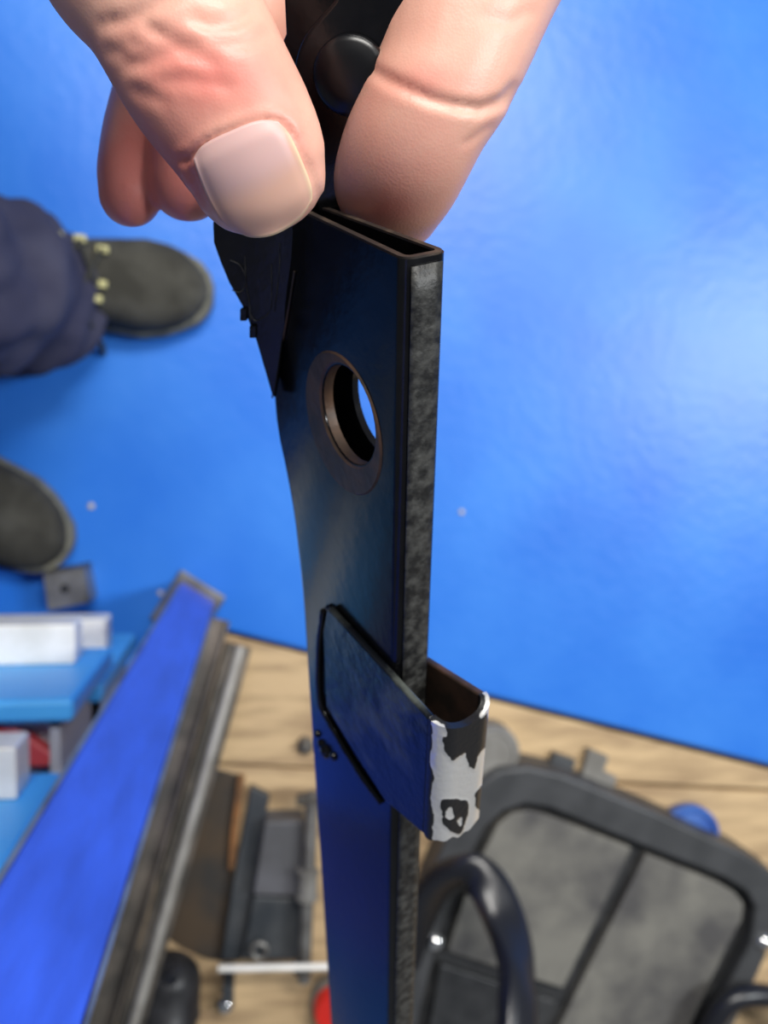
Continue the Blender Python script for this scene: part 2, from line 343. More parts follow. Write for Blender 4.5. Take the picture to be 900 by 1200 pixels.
# bent handle loop
path = [(470, 1130, .04), (490, 1072, .06), (515, 1035, .085), (545, 1022, .11), (570, 1036, .13), (590, 1075, .15), (603, 1120, .18), (607, 1180, .22), (604, 1270, .26)]
pts = [Vector(p) for p in catmull([G(*p) for p in path], 6)]
hl = thing('loop_handle', 'black glossy bent loop handle rising from the plastic cover', 'handle', tuple(pts[0]))
mb = MB(); vv = []; N = 14
for i, p in enumerate(pts):
    t = (pts[min(i + 1, len(pts) - 1)] - pts[max(i - 1, 0)]).normalized()
    n1 = (Vector((.35, -.1, 1)) - t * t.dot(Vector((.35, -.1, 1)))).normalized(); s1 = t.cross(n1)
    for k in range(N):
        a = 2 * math.pi * k / N; ca_, sa_ = math.cos(a), math.sin(a)
        vv.append(p + s1 * (.0235 * math.copysign(abs(ca_) ** .6, ca_)) + n1 * (.013 * math.copysign(abs(sa_) ** .6, sa_)))
mb.add(vv, [(i * N + k, i * N + (k + 1) % N, (i + 1) * N + (k + 1) % N, (i + 1) * N + k) for i in range(len(pts) - 1) for k in range(N)] + [tuple(range(N)), tuple(range((len(pts) - 1) * N, len(pts) * N))])
mb.build('bail', M['gloss_rubber'], hl)
MB().box(pts[0] + Vector((0, 0, -.012)), (.02, 0, 0), (0, .02, 0), (0, 0, .012)).build('mount', M['tray'], hl, bevel=.004)
# black hose loop, lower right corner
hp = [G(820, 1290, .05), G(828, 1220, .06), G(850, 1178, .065), G(885, 1166, .065), (G(930, 1180, .06)), G(960, 1240, .05)]
ho = MB().tube([Vector(p) for p in catmull(hp, 8)], .014, 14).build('rubber_hose', M['gloss_rubber'])
tag(ho, 'black rubber hose curving over the cover corner at lower right', 'hose')
# pieces above the cover
bc = G(806, 980, .0)
cp = thing('blue_lid', 'round blue lid lying half under the top edge of the plastic cover', 'lid', (bc.x, bc.y, Z2))
MB().lathe(Vector((bc.x, bc.y, Z2)), (0, 0, 1), [(0, .040), (.004, .042), (.016, .042), (.019, .039), (.019, .035), (.016, .033)], 36).build('rim', M['blue_cap'], cp)
MB().lathe(Vector((bc.x, bc.y, Z2 + .012)), (0, 0, 1), [(0, .032), (.006, .031), (.0075, .024)], 30).build('disc', M['blue_cap'], cp)
bc = G(576, 884, .02)
ti = thing('round_tin', 'round grey tin on the plywood behind the chipped bracket nose', 'tin', (bc.x, bc.y, Z2))
MB().lathe(Vector((bc.x, bc.y, Z2)), (0, 0, 1), [(0, .036), (.03, .036), (.032, .034)], 32).build('body', M['tin'], ti)
MB().lathe(Vector((bc.x, bc.y, Z2 + .032)), (0, 0, 1), [(0, .033), (.004, .032), (.004, .027), (.002, .026)], 32).build('lid', M['tin'], ti)
slab('steel_key', 'dark grey steel key block beside the cover, left of the paler block', 'block', [(650, 883), (676, 892), (668, 912), (642, 903)], Z2, .014, M['bluegrey'])
slab('steel_key', 'pale grey steel block with a notch on the plywood above the cover', 'block', [(690, 878), (714, 888), (708, 904), (724, 912), (720, 924), (682, 910)], Z2, .014, M['tin'])
for x, y, r, w in ((107, 593, .004, 'pale paint crumb on the blue floor right of the lower shoe'), (541, 600, .0035, 'pale paint crumb on the blue floor right of the black bar'), (188, 695, .0035, 'pale paint crumb on the blue floor left of the post base')):
    tag(MB().lathe(G(x, y, 0), (.1, .2, 1), [(0, r), (.0015, r * .9), (.0022, r * .4)], 7).build('paint_crumb', M['crumb']), w, 'crumb', 'paint crumbs on the blue floor')

# ------------------------------------------------------------------ soft-body builder: tubes merged into one skin
def section_tube(mb, pts, n=20, k=6, view=None, capstart=True):
    """pts: (position, half width across the view, half thickness along the view)"""
    pos = catmull([tuple(p[0]) + (p[1], p[2]) for p in pts], k)
    rows = [(Vector(q[:3]), q[3], q[4]) for q in pos]
    def extend(rows, end):
        c, a, b = rows[end]; c2 = rows[end - 1 if end == -1 else 1][0]
        t = (c - c2).normalized(); r = min(a, b) ; out = []
        for u in (.25, .5, .7, .85, .95, .99): out.append((c + t * ((a + b) / 2 * u), a * math.sqrt(1 - u * u), b * math.sqrt(1 - u * u)))
        return out
    tail = extend(rows, -1); head = extend(rows, 0)[::-1] if capstart else []
    allr = head + rows + tail; v = []; m = len(allr)
    for i, (c, a, b) in enumerate(allr):
        t = (allr[min(i + 1, m - 1)][0] - allr[max(i - 1, 0)][0]).normalized()
        vd = (view if view else (c - CAM)).normalized()
        w = t.cross(vd).normalized(); q = w.cross(t).normalized()
        for j in range(n):
            an = 2 * math.pi * j / n; v.append(c + w * (a * math.cos(an)) + q * (b * math.sin(an)))
    f = [(i * n + j, i * n + (j + 1) % n, (i + 1) * n + (j + 1) % n, (i + 1) * n + j) for i in range(m - 1) for j in range(n)]
    f += [tuple(range(n - 1, -1, -1)), tuple(range((m - 1) * n, m * n))]
    mb.add(v, f)
def fuse(mb, voxel, smooth, its):
    me = bpy.data.meshes.new('tmp'); me.from_pydata([tuple(a) for a in mb.v], [], mb.f); me.update()
    bm = bmesh.new(); bm.from_mesh(me); bmesh.ops.recalc_face_normals(bm, faces=bm.faces); bm.to_mesh(me); bm.free()
    o = bpy.data.objects.new('tmp', me); COL.objects.link(o)
    r = o.modifiers.new('r', 'REMESH'); r.mode = 'VOXEL'; r.voxel_size = voxel; r.adaptivity = 0
    s = o.modifiers.new('s', 'SMOOTH'); s.factor = smooth; s.iterations = its
    dg = bpy.context.evaluated_depsgraph_get(); dg.update()
    out = bpy.data.meshes.new_from_object(o.evaluated_get(dg)); bpy.data.objects.remove(o); bpy.data.meshes.remove(me)
    return out
def co_no(me):
    n = len(me.vertices); co = np.empty(n * 3); no = np.empty(n * 3)
    me.vertices.foreach_get('co', co); me.vertices.foreach_get('normal', no); return co.reshape(-1, 3), no.reshape(-1, 3)
RN = np.array(R)
def pixn(co):
    v = (co - np.array(CAM)) @ RN
    return CX + F * v[:, 0] / -v[:, 2], CY - F * v[:, 1] / -v[:, 2], -v[:, 2]
def polydist(x, y, pl):
    d = np.full(x.shape, 1e9); tt = np.zeros(x.shape); n = len(pl) - 1
    for i in range(n):
        ax, ay = pl[i]; bx, by = pl[i + 1]; L2 = (bx - ax) ** 2 + (by - ay) ** 2
        t = np.clip(((x - ax) * (bx - ax) + (y - ay) * (by - ay)) / L2, 0, 1)
        q = np.hypot(x - ax - t * (bx - ax), y - ay - t * (by - ay)); m = q < d
        d[m] = q[m]; tt[m] = (i + t[m]) / n
    return d, tt

# ------------------------------------------------------------------ person: legs and shoes
per = thing('person', 'person standing at left in navy work trousers and grey suede shoes, seen from above', 'person', tuple(G(-60, 420, 0)))
def Wd(x, y, z): return Vector((x, y, z))
SH = M['shoe']
def shoe(tip_px, ang, zt=.02):
    tip = G(*tip_px, zt); c, s = math.cos(ang), math.sin(ang)
    def Lc(x, y, z): return Vector((tip.x + c * (x - .150) - s * y, tip.y + s * (x - .150) + c * y, z))
    st = [(-.150, .006, .05), (-.146, .020, .07), (-.135, .029, .085), (-.11, .035, .095), (-.06, .037, .10), (-.01, .040, .098), (.02, .044, .092), (.05, .048, .080), (.08, .0515, .068), (.105, .0475, .060), (.122, .041, .054), (.136, .031, .047), (.146, .019, .039), (.151, .007, .030)]
    mb = MB(); N = 17; v = []
    for x, w, h in st:
        for k in range(N):
            a = math.pi * k / (N - 1); ca, sa = math.cos(a), math.sin(a)
            v.append(Lc(x, w * math.copysign(abs(ca) ** .75, ca), .022 + (h - .022) * sa ** .72))
    m = len(st)
    f = [(i * N + k, i * N + k + 1, (i + 1) * N + k + 1, (i + 1) * N + k) for i in range(m - 1) for k in range(N - 1)]
    f += [(i * N, (i + 1) * N, (i + 1) * N + N - 1, i * N + N - 1) for i in range(m - 1)] + [tuple(range(N)), tuple(range((m - 1) * N, m * N))]
    mb.add(v, f); up = mb.build('shoe', SH, per, angle=80)
    out = [Lc(x + (.006 if x > .13 else -.004 if x < -.13 else 0), (w + .0025), 0) for x, w, h in st] + [Lc(x + (.006 if x > .13 else -.004 if x < -.13 else 0), -(w + .0045), 0) for x, w, h in st[::-1]]
    MB().prism([p + Vector((0, 0, .026)) for p in out], (0, 0, -.026)).build('sole', M['sole'], up, bevel=.005, segs=3)
    for x, y, z in ((.022, .034, .089), (.044, .026, .083), (.044, -.010, .083), (.040, -.026, .084), (.0, .034, .097), (-.002, -.03, .1)):
        a = Lc(x, y, z); MB().box(a, Vector((c, s, 0)) * .006, Vector((-s, c, 0)) * .0038, (0, 0, .004)).build('eyelet', M['eyelet'], up, bevel=.0012)
    for x0, y0, x1, y1 in ((.022, .032, .041, -.012), (.044, .026, .024, -.028), (.0, .034, .024, -.028), (.022, .032, -.002, -.03)):
        zz = lambda q: .090 - max(0, q - .02) * .3 + .005
        MB().tube([Lc(x0, y0, zz(x0)), Lc((x0 + x1) / 2, (y0 + y1) / 2, zz((x0 + x1) / 2) + .006), Lc(x1, y1, zz(x1))], .0025, 8).build('lace', M['lace'], up)
    MB().tube([Vector(p) for p in catmull([Lc(.02, -.03, .092), Lc(.03, -.045, .085), Lc(.034, -.058, .06), Lc(.036, -.066, .03), Lc(.036, -.075, .006)], 5)], .0035, 8).build('lace', M['lace'], up)
    return Lc
LA = shoe((243, 343), math.radians(-3))
LB = shoe((72, 648), math.radians(-36))
mb = MB()
def leg(Lc, kx, ky, pxk, hem):
    ank = Lc(-.055, 0, .12)
    pts = [(Lc(-.056 + hem, -.022, .06), .076, .068), (Lc(-.062 + hem * .6, -.03, .13), .085, .078), (Lc(-.09, -.036, .25), .084, .08), (Vector(pxk), .078, .078)]
    pts += [(Vector((kx, ky, .70)), .09, .09), (Vector((kx - .03, ky, .86)), .10, .10)]
    section_tube(mb, pts, n=24, view=Vector((1, .2, .05)))
a0 = LA(-.13, -.06, .46); b0_ = LB(-.10, .0, .46)
leg(LA, a0.x - .04, a0.y - .03, a0, .03)
leg(LB, b0_.x - .02, b0_.y + .05, b0_, .0)
hc = (Vector((a0.x - .08, a0.y - .04, .9)) + Vector((b0_.x - .05, b0_.y + .05, .9))) / 2 + Vector((-.03, 0, 0))
hd = Vector((0, 1, 0))
section_tube(mb, [(hc - hd * .10, .11, .13), (hc, .11, .14), (hc + hd * .10, .11, .13)], n=24, view=Vector((1, 0, 0)))
section_tube(mb, [(hc + Vector((0, 0, -.02)), .17, .11), (hc + Vector((0, 0, .12)), .165, .105)], n=28, view=Vector((1, 0, 0)))
me = fuse(mb, .007, .5, 4)
co, no = co_no(me)
dsp = np.zeros(len(co))
for i, p in enumerate(co):                                    # creases that sag toward the hem
    q = Vector(p); k = max(0., 1 - max(0, p[2] - .05) / .5)
    dsp[i] = (noise.noise(Vector((q.x * 14 + q.z * 10, q.y * 12, q.z * 26))) * .019 + noise.noise(Vector((q.x * 30, q.y * 28, q.z * 42 + q.y * 15))) * .008) * (.35 + .8 * k)
co += no * dsp[:, None] - np.array(origin(per))
me.vertices.foreach_set('co', co.ravel()); me.update(); me.materials.clear()
tr = link('trousers', me, M['pants'], per, angle=180)

# ------------------------------------------------------------------ the black steel arm held in the hand (lens-frame fit, then real metres)
Lf = Vector((-0.00587828, -0.84298822, -0.5378999)); Wf = Vector((0.53829199, -0.4559918, 0.70874058)); Tf = Vector((0.8427379, 0.28538104, -0.45645426))
AL, AW, AT = R @ Lf, R @ Wf, R @ Tf                            # along, across the wide face (toward the front edge), through the thickness
B0 = CAM + R @ (Vector((0.00349422, 0.0435112, -0.16)) * S)    # front top corner of the wide face
WN, TK = .04584 * S, .0099 * S
def bar(s, w, t): return B0 + AL * s + AW * w + AT * t
def onface(px, py, t=0.):
    r = ray(px, py); o = B0 + AT * t; k = (o - CAM).dot(AT) / r.dot(AT); p = CAM + r * k - B0
    return p.dot(AL), p.dot(AW)
arm = thing('steel_lever', 'black flat steel tube held in the hand, with worn hole and chipped welded bracket', 'steel part', tuple(bar(0, -WN / 2, TK / 2)))
lp = sorted(onface(x, y) for x, y in ((339, 285), (331, 340), (324, 400), (318, 465), (321, 500), (332, 550), (341, 600), (348, 660), (352, 700), (362, 850), (374, 1027), (385, 1195)))
ls = [p[0] for p in lp]; lw = [p[1] for p in lp]
SMAX = max(ls) + .03
def left(s): return float(np.interp(s, ls, lw))
def ring(s, inset, n=6):
    wl = left(s) + inset; wr = -inset; t0, t1 = inset, TK - inset
    rr = max(.0004, .0026 * S - inset); rl = max(.0004, .0026 * S - inset); out = []
    for cx_, cy_, r, a0 in ((wr - rr, t0 + rr, rr, -90), (wr - rr, t1 - rr, rr, 0), (wl + rl, t1 - rl, rl, 90), (wl + rl, t0 + rl, rl, 180)):
        for k in range(n):
            a = math.radians(a0 + 90 * k / (n - 1)); w, t = cx_ + r * math.cos(a), cy_ + r * math.sin(a)
            sc = 1 - .40 * max(0., 1 - s / .03) ** 1.3 * min(1, max(0, w / left(s)))    # the mouth is pinched toward its far edge
            out.append((w, t0 + (t - t0) * (TK * sc - 2 * inset) / (TK - 2 * inset)))
    return out
ss = list(np.linspace(0, .12, 26)) + list(np.linspace(.13, SMAX, 12)); TH = .0016
me = bpy.data.meshes.new('flat_tube'); bm = bmesh.new(); NR = 24
def rows(inset, dz=0): return [[bm.verts.new(bar(s, w, t)) for w, t in ring(s, inset)] for s in ss]
ro, ri = rows(0), rows(TH)
for rr_, flip in ((ro, 0), (ri, 1)):
    for i in range(len(ss) - 1):
        for k in range(NR):
            q = (rr_[i][k], rr_[i][(k + 1) % NR], rr_[i + 1][(k + 1) % NR], rr_[i + 1][k]); bm.faces.new(q[::-1] if flip else q)
for i in (0, len(ss) - 1):
    for k in range(NR):
        bm.faces.new((ro[i][k], ri[i][k], ri[i][(k + 1) % NR], ro[i][(k + 1) % NR]))
bmesh.ops.recalc_face_normals(bm, faces=bm.faces)
bm.to_mesh(me); bm.free()
me.materials.append(M['black']); me.materials.append(M['inside'])
ot = bpy.data.objects.new('t', me); COL.objects.link(ot)
hs, hw = .0414329 * S, -.02262516 * S; HR = .0110 * S
hs2, hw2 = onface(408, 487)
cutm = bpy.data.meshes.new('c'); mbx = MB().lathe(bar(hs2, hw2, -.01), AT, [(0, HR), (.010 + .003, HR), (.010 + .0045, HR), (.03, HR)], 40)
cutm.from_pydata([tuple(a) for a in mbx.v], [], mbx.f); bm = bmesh.new(); bm.from_mesh(cutm); bmesh.ops.recalc_face_normals(bm, faces=bm.faces); bm.to_mesh(cutm); bm.free()
fw = onface(419, 487, TK)                                       # the rear hole is a little off the front one
bm = bmesh.new(); bm.from_mesh(cutm)
for v_ in bm.verts:
    if (v_.co - B0).dot(AT) > .005: v_.co += AW * (fw[1] - .0024 + HR - hw2)
    else: pass
bm.to_mesh(cutm); bm.free()
oc = bpy.data.objects.new('c', cutm); COL.objects.link(oc)
bo_ = ot.modifiers.new('b', 'BOOLEAN'); bo_.object = oc; bo_.operation = 'DIFFERENCE'; bo_.solver = 'EXACT'
dg = bpy.context.evaluated_depsgraph_get(); dg.update()
me2 = bpy.data.meshes.new_from_object(ot.evaluated_get(dg)); bpy.data.objects.remove(ot); bpy.data.objects.remove(oc)
me2.transform(Matrix.Translation(-arm.location)); me2.name = 'flat_tube'
link('flat_tube', me2, None, arm, angle=32)
# worn lip on the top edge of the tube, and the worn front edge stripe
lip = MB(); o_ = ring(0, .0003); i_ = ring(0, TH - .0002)
lv = [bar(-.0003, w, t) for w, t in o_] + [bar(-.0003, w, t) for w, t in i_] + [bar(.0004, w, t) for w, t in o_] + [bar(.0004, w, t) for w, t in i_]
lip.add(lv, [(k, (k + 1) % NR, NR + (k + 1) % NR, NR + k) for k in range(NR)] + [(k, (k + 1) % NR, 2 * NR + (k + 1) % NR, 2 * NR + k) for k in range(NR)] + [(NR + k, NR + (k + 1) % NR, 3 * NR + (k + 1) % NR, 3 * NR + k) for k in range(NR)])
lip.build('worn_lip', M['lip'], arm)
tag(bpy.data.objects['worn_lip'], 'brown worn bare edge of the tube mouth')
e_ = MB(); es = np.linspace(.001, SMAX, 60); ev = []
for s in es:
    for t in np.linspace(.0026 * S * .55, TK - .0026 * S * .75, 5): ev.append(bar(s, .00025, t))
e_.add(ev, [(i * 5 + k, i * 5 + k + 1, (i + 1) * 5 + k + 1, (i + 1) * 5 + k) for i in range(59) for k in range(4)])
eo = e_.build('edge_face', M['black_edge'], arm, fix=False)
so = eo.modifiers.new('s', 'SOLIDIFY'); so.thickness = .0004; so.offset = 0
# bushing: worn flat ring and the sleeve seen in the hole
N = 48; v = []
for r, tt, cs, cw_ in ((HR * .99, -.0004, hs2, hw2), (HR + .0006, .0004, hs2, hw2), (.0156 * S, .0004, hs, hw), (.0163 * S, -.0004, hs, hw)):
    for k in range(N):
        a = 2 * math.pi * k / N; v.append(bar(cs + r * math.cos(a), cw_ + r * math.sin(a), -tt))
tag(MB().add(v, [(j * N + k, j * N + (k + 1) % N, ((j + 1) % 4) * N + (k + 1) % N, ((j + 1) % 4) * N + k) for j in range(4) for k in range(N)]).build('bushing_ring', M['brown'], arm), 'brown worn ring around the hole')
v = []; N = 40
for t in (.0003, .0022):
    for k in range(N):
        a = 2 * math.pi * k / N; v.append(bar(hs2 + HR * .985 * math.cos(a), hw2 + HR * .985 * math.sin(a), t))
MB().add(v, [(j * N + k, j * N + (k + 1) % N, (j + 1) * N + (k + 1) % N, (j + 1) * N + k) for j in (0,) for k in range(N)]).build('hole_wall', M['brown'], arm, fix=False)
# strap bracket wrapped round the front edge
OFF = .0019
wing = [onface(x, y, -OFF) for x, y in ((383, 712), (503, 843), (503, 984), (450, 938))]
(s1, w1), (s2, w2), (s3, w3), (s4, w4) = wing
WO = (w2 + w3) / 2 + .0018
def s_top(w): return s1 + (s2 - s1) * (w - w1) / (w2 - w1)
def s_bot(w): return s4 + (s3 - s4) * (w - w4) / (w3 - w4)
inner_px = [onface(x, y, -OFF) for x, y in ((383, 712), (378, 740), (382, 828), (400, 858), (426, 900), (450, 938))]
mb = MB(); th = .0017
poly = [bar(s, w, -OFF) for s, w in inner_px] + [bar(s_bot(WO - .0029), WO - .0029, -OFF), bar(s_top(WO - .0029), WO - .0029, -OFF)]
mb.prism(poly, AT * th).build('bracket_wing', M['scuffed'], arm, bevel=.0006)
poly = [bar(s1 + .008, w1 + .006, TK + OFF), bar(s4, w4, TK + OFF), bar(s_bot(WO - .0029), WO - .0029, TK + OFF + .0013), bar(s_top(WO - .0029), WO - .0029, TK + OFF + .0013)]
MB().prism(poly, -AT * th).build('bracket_wing', M['inside'], arm, bevel=.0006)
# the rounded nose of the bracket: bare metal where the paint has chipped away
tA, tB = -OFF, TK + OFF + .0013; rc_ = .0042; prof = []
for k in range(9):
    a = math.radians(-90 + 90 * k / 8); prof.append((WO - rc_ * .9 + rc_ * math.cos(a) * .9 + .0008, tA + rc_ + rc_ * math.sin(a)))
for k in range(9):
    a = math.radians(90 * k / 8); prof.append((WO - rc_ * .9 + rc_ * math.cos(a) * .9 + .0008, tB - rc_ + rc_ * math.sin(a)))
pr = [prof[0]]
for a, b in zip(prof, prof[1:]):
    k = max(1, int(math.hypot(b[0] - a[0], b[1] - a[1]) / .0003))
    for j in range(1, k + 1): pr.append((a[0] + (b[0] - a[0]) * j / k, a[1] + (b[1] - a[1]) * j / k))
NV = 70; vo = []; vi = []; npf = len(pr)
cw = sum(p[0] for p in pr) / npf
for i, (w, t) in enumerate(pr):
    st_ = s_top(WO - .001); sb_ = s_bot(WO - .001)
    u = i / (npf - 1); st2 = st_ + .0022 * math.sin(math.pi * u) ** 2; sb2 = sb_ + .0007 * math.sin(u * 23) * math.sin(u * 9 + 1) + .0012 * math.sin(math.pi * u)
    a, b = pr[max(i - 1, 0)], pr[min(i + 1, npf - 1)]; nx, ny = (b[1] - a[1]), -(b[0] - a[0]); nl = math.hypot(nx, ny); nx /= nl; ny /= nl
    for j in range(NV):
        s = st2 + (sb2 - st2) * j / (NV - 1); vo.append((s, w, t)); vi.append((s, w - nx * th, t - ny * th))
black = [[(519, 862), (530, 868), (548, 862), (563, 842), (572, 836), (573, 872), (562, 882), (556, 902), (549, 898), (545, 882), (530, 892), (520, 880)],
         [(516, 938), (530, 936), (546, 938), (550, 944), (546, 962), (540, 978), (531, 976), (519, 966)],
         [(556, 930), (566, 918), (566, 950), (557, 948)], [(470, 800), (505, 842), (507, 870), (503, 890), (508, 910), (504, 935), (508, 955), (505, 1010), (470, 1010)], [(519, 845), (560, 835), (566, 850), (545, 872), (526, 866)]]
holes = [[(524, 946), (531, 948), (532, 957), (527, 962), (522, 958)], [(536, 962), (541, 955), (542, 966), (538, 970)]]
mb = MB(); allv = [bar(*q) for q in vo] + [bar(*q) for q in vi]; K = npf * NV
fs = [(i * NV + j, i * NV + j + 1, (i + 1) * NV + j + 1, (i + 1) * NV + j) for i in range(npf - 1) for j in range(NV - 1)]
fi = [tuple(a + K for a in q[::-1]) for q in fs]
rim = []
for j in (0, NV - 1): rim += [(i * NV + j, (i + 1) * NV + j, (i + 1) * NV + j + K, i * NV + j + K) for i in range(npf - 1)]
for i in (0, npf - 1): rim += [(i * NV + j, i * NV + j + 1, i * NV + j + 1 + K, i * NV + j + K) for j in range(NV - 1)]
mb.add(allv, fs + fi + rim)
mc = bpy.data.materials.new('chipped_bare_metal'); mc.use_nodes = True; nt = mc.node_tree; b = nt.nodes['Principled BSDF']
at = nt.nodes.new('ShaderNodeAttribute'); at.attribute_name = 'paint'
nz = nt.nodes.new('ShaderNodeTexNoise'); nz.inputs['Scale'].default_value = 900; nz.inputs['Detail'].default_value = 5
tc = nt.nodes.new('ShaderNodeTexCoord'); nt.links.new(tc.outputs['Object'], nz.inputs['Vector'])
ad = nt.nodes.new('ShaderNodeMath'); ad.operation = 'MULTIPLY_ADD'; ad.inputs[1].default_value = .55; nt.links.new(nz.outputs[0], ad.inputs[0]); nt.links.new(at.outputs['Fac'], ad.inputs[2])
rp = nt.nodes.new('ShaderNodeValToRGB'); rp.color_ramp.elements[0].position = .72; rp.color_ramp.elements[1].position = .80
rp.color_ramp.elements[0].color = (.80, .79, .77, 1); rp.color_ramp.elements[1].color = (.008, .008, .009, 1)
nt.links.new(ad.outputs[0], rp.inputs[0]); nt.links.new(rp.outputs[0], b.inputs['Base Color'])
mt_ = nt.nodes.new('ShaderNodeMapRange'); mt_.inputs[1].default_value = .72; mt_.inputs[2].default_value = .8; mt_.inputs[3].default_value = .72; mt_.inputs[4].default_value = 0
nt.links.new(ad.outputs[0], mt_.inputs[0]); nt.links.new(mt_.outputs[0], b.inputs['Metallic']); b.inputs['Roughness'].default_value = .36
bp = nt.nodes.new('ShaderNodeBump'); bp.inputs['Strength'].default_value = .35; bp.inputs['Distance'].default_value = .0006; nt.links.new(ad.outputs[0], bp.inputs['Height']); nt.links.new(bp.outputs[0], b.inputs['Normal'])
no_ = mb.build('bracket_nose', mc, arm, angle=50)
tag(no_, 'bare silvery bracket nose with chipped black paint')
attr = no_.data.attributes.new('paint', 'FLOAT', 'POINT')
vals = []
for k, p in enumerate(mb.v):
    x, y = pix(p)
    x += 1.5 * noise.noise(Vector((x * .2, y * .2, 1))); y += 1.5 * noise.noise(Vector((x * .2, y * .2, 7)))
    v_ = 1. if any(inpoly(x, y, q) for q in black) else 0.
    if any(inpoly(x, y, q) for q in holes): v_ = 0.
    vals.append(1. if k >= K else v_)
va = np.array(vals[:K]).reshape(npf, NV)
for _ in range(2):
    vp = np.pad(va, 1, mode='edge'); va = (vp[1:-1, 1:-1] * 2 + vp[:-2, 1:-1] + vp[2:, 1:-1] + vp[1:-1, :-2] + vp[1:-1, 2:]) / 6
attr.data.foreach_set('value', list(va.ravel()) + vals[K:])
# weld beads
def bead(name, px, r, t=-.0004, sd_=1):
    pts_ = [Vector(p) for p in catmull([bar(*onface(x, y, t), t) for x, y in px], 8)]
    rad = [r * (.75 + .45 * abs(noise.noise(Vector((i * .55, sd_, 0))))) for i in range(len(pts_))]
    return MB().tube(pts_, rad, 10).build(name, M['black'], arm)
bead('weld_bead', [(379, 716), (374, 760), (375, 820), (392, 856), (420, 902), (447, 940)], .0011, sd_=1)
bead('weld_bead', [(384, 711), (420, 748), (462, 792)], .0009, sd_=5)
bl = MB()
for x, y, r in ((382, 880), (376, 872), (390, 884)) and ((382, 880, .0022), (377, 872, .0016), (391, 886, .0014), (372, 860, .0012)):
    p = bar(*onface(x, y), 0); bl.lathe(p, -AT, [(-.0004, r), (r * .35, r * .85), (r * .6, r * .5), (r * .7, r * .1)], 12)
bl.build('weld_spatter', M['black'], arm)
# link plates and rivet between thumb and finger
q0 = CAM + R @ (Vector((-.0212, .0644, -.1945)) * S); nf = (Tf.cross(Lf)); 
pn = Vector((-.10, -.5379, .843)).normalized(); PN = R @ pn
def onplate(px, py, off=0.):
    r = ray(px, py); o = q0 + PN * off; return CAM + r * ((o - CAM).dot(PN) / r.dot(PN))
back = [(330, -70), (515, -70), (500, 60), (450, 150), (425, 215), (395, 262), (352, 300), (346, 330), (332, 400), (322, 468), (318, 462), (300, 400), (285, 362), (268, 332), (258, 308), (250, 285), (249, 262), (268, 200), (300, 120), (335, 40)]
MB().prism([onplate(x, y, 0) for x, y in back], -PN * .003).build('link_plate', M['black'], arm, bevel=.0006)
arc = [(410 + 66 * math.cos(a), 92 + 84 * math.sin(a)) for a in np.linspace(math.radians(140), math.radians(232), 16)]
front = [(395, 262), (372, 250), (352, 190)] + arc + [(392, 0), (410, -70), (515, -70), (500, 60), (452, 150), (420, 215)]
MB().prism([onplate(x, y, .0045) for x, y in front], -PN * .0030).build('link_plate', M['black'], arm, bevel=.0008, segs=3)
rv = onplate(412, 88, .0045)
MB().lathe(rv, PN, [(-.001, .0071 * S), (.0012, .0072 * S), (.0020, .0068 * S), (.0023, .0060 * S), (.0028, .0050 * S), (.0031, .0034 * S), (.0032, .0017 * S), (.00322, 0)], 36).build('rivet', M['satin'], arm, angle=60)
wr = MB()
for px in ([(287, 300), (288, 330), (292, 355), (294, 382)], [(318, 310), (318, 345), (316, 365), (300, 376), (292, 366)], [(328, 285), (327, 320), (322, 365)], [(270, 305), (282, 312), (288, 330), (282, 342), (272, 340)]):
    wr.tube([Vector(p) for p in catmull([onplate(x, y, .0002) for x, y in px], 6)], .00011, 6)
wr.build('scratches', M['black_edge'], arm)
fl = MB()
for x, y in ((286, 368), (297, 388)):
    p = onplate(x, y, .0002); fl.box(p, PN * .0007, (onplate(x + 4, y, .0002) - p), (onplate(x, y + 7, .0002) - p))
fl.build('plate_tabs', M['black'], arm, bevel=.0002)
wl_ = MB().tube([bar(*onface(x, y, -.0002), -.0002) for x, y in ((345, 318), (338, 362), (331, 402), (324, 440), (319, 466))], .0002, 6).build('worn_edge', M['brown'], arm)

# ------------------------------------------------------------------ hand
HD = MB(); k_ = S / F
def dig(rows_, n=24):
    section_tube(HD, [(P(x, y, d * S), a * d * k_, b * d * k_) for x, y, d, a, b in rows_], n=n)
# thumb: px, py, depth, half width px, half thickness px
dig([(60, -330, .178, 150, 120), (135, -150, .166, 142, 112), (168, -55, .160, 126, 100), (200, 8, .158, 107, 86), (238, 84, .158, 101, 76), (274, 140, .1595, 94, 69), (295, 180, .161, 88, 61), (304, 208, .163, 80, 52)])
# index finger
dig([(560, -380, .205, 120, 105), (600, -230, .187, 118, 104), (585, -100, .180, 108, 96), (558, -20, .178, 99, 90), (537, 40, .177, 93, 84), (520, 92, .1765, 85, 76), (499, 130, .177, 81, 72), (478, 175, .180, 78, 64), (462, 215, .1855, 73, 55), (453, 243, .192, 64, 45)])
# middle and ring fingers curled behind the plate
dig([(470, -330, .225, 105, 95), (420, -120, .228, 88, 80), (320, 0, .222, 74, 66), (262, 100, .213, 64, 58), (228, 180, .207, 52, 50), (219, 215, .205, 45, 43)])
dig([(400, -330, .235, 105, 95), (330, -110, .238, 86, 78), (222, 20, .228, 62, 58), (176, 120, .218, 46, 46), (156, 190, .210, 40.5, 42), (153, 228, .208, 37, 38)])
dig([(330, -330, .25, 100, 90), (250, -130, .255, 74, 66), (160, -70, .25, 56, 52), (150, -40, .242, 48, 44)])
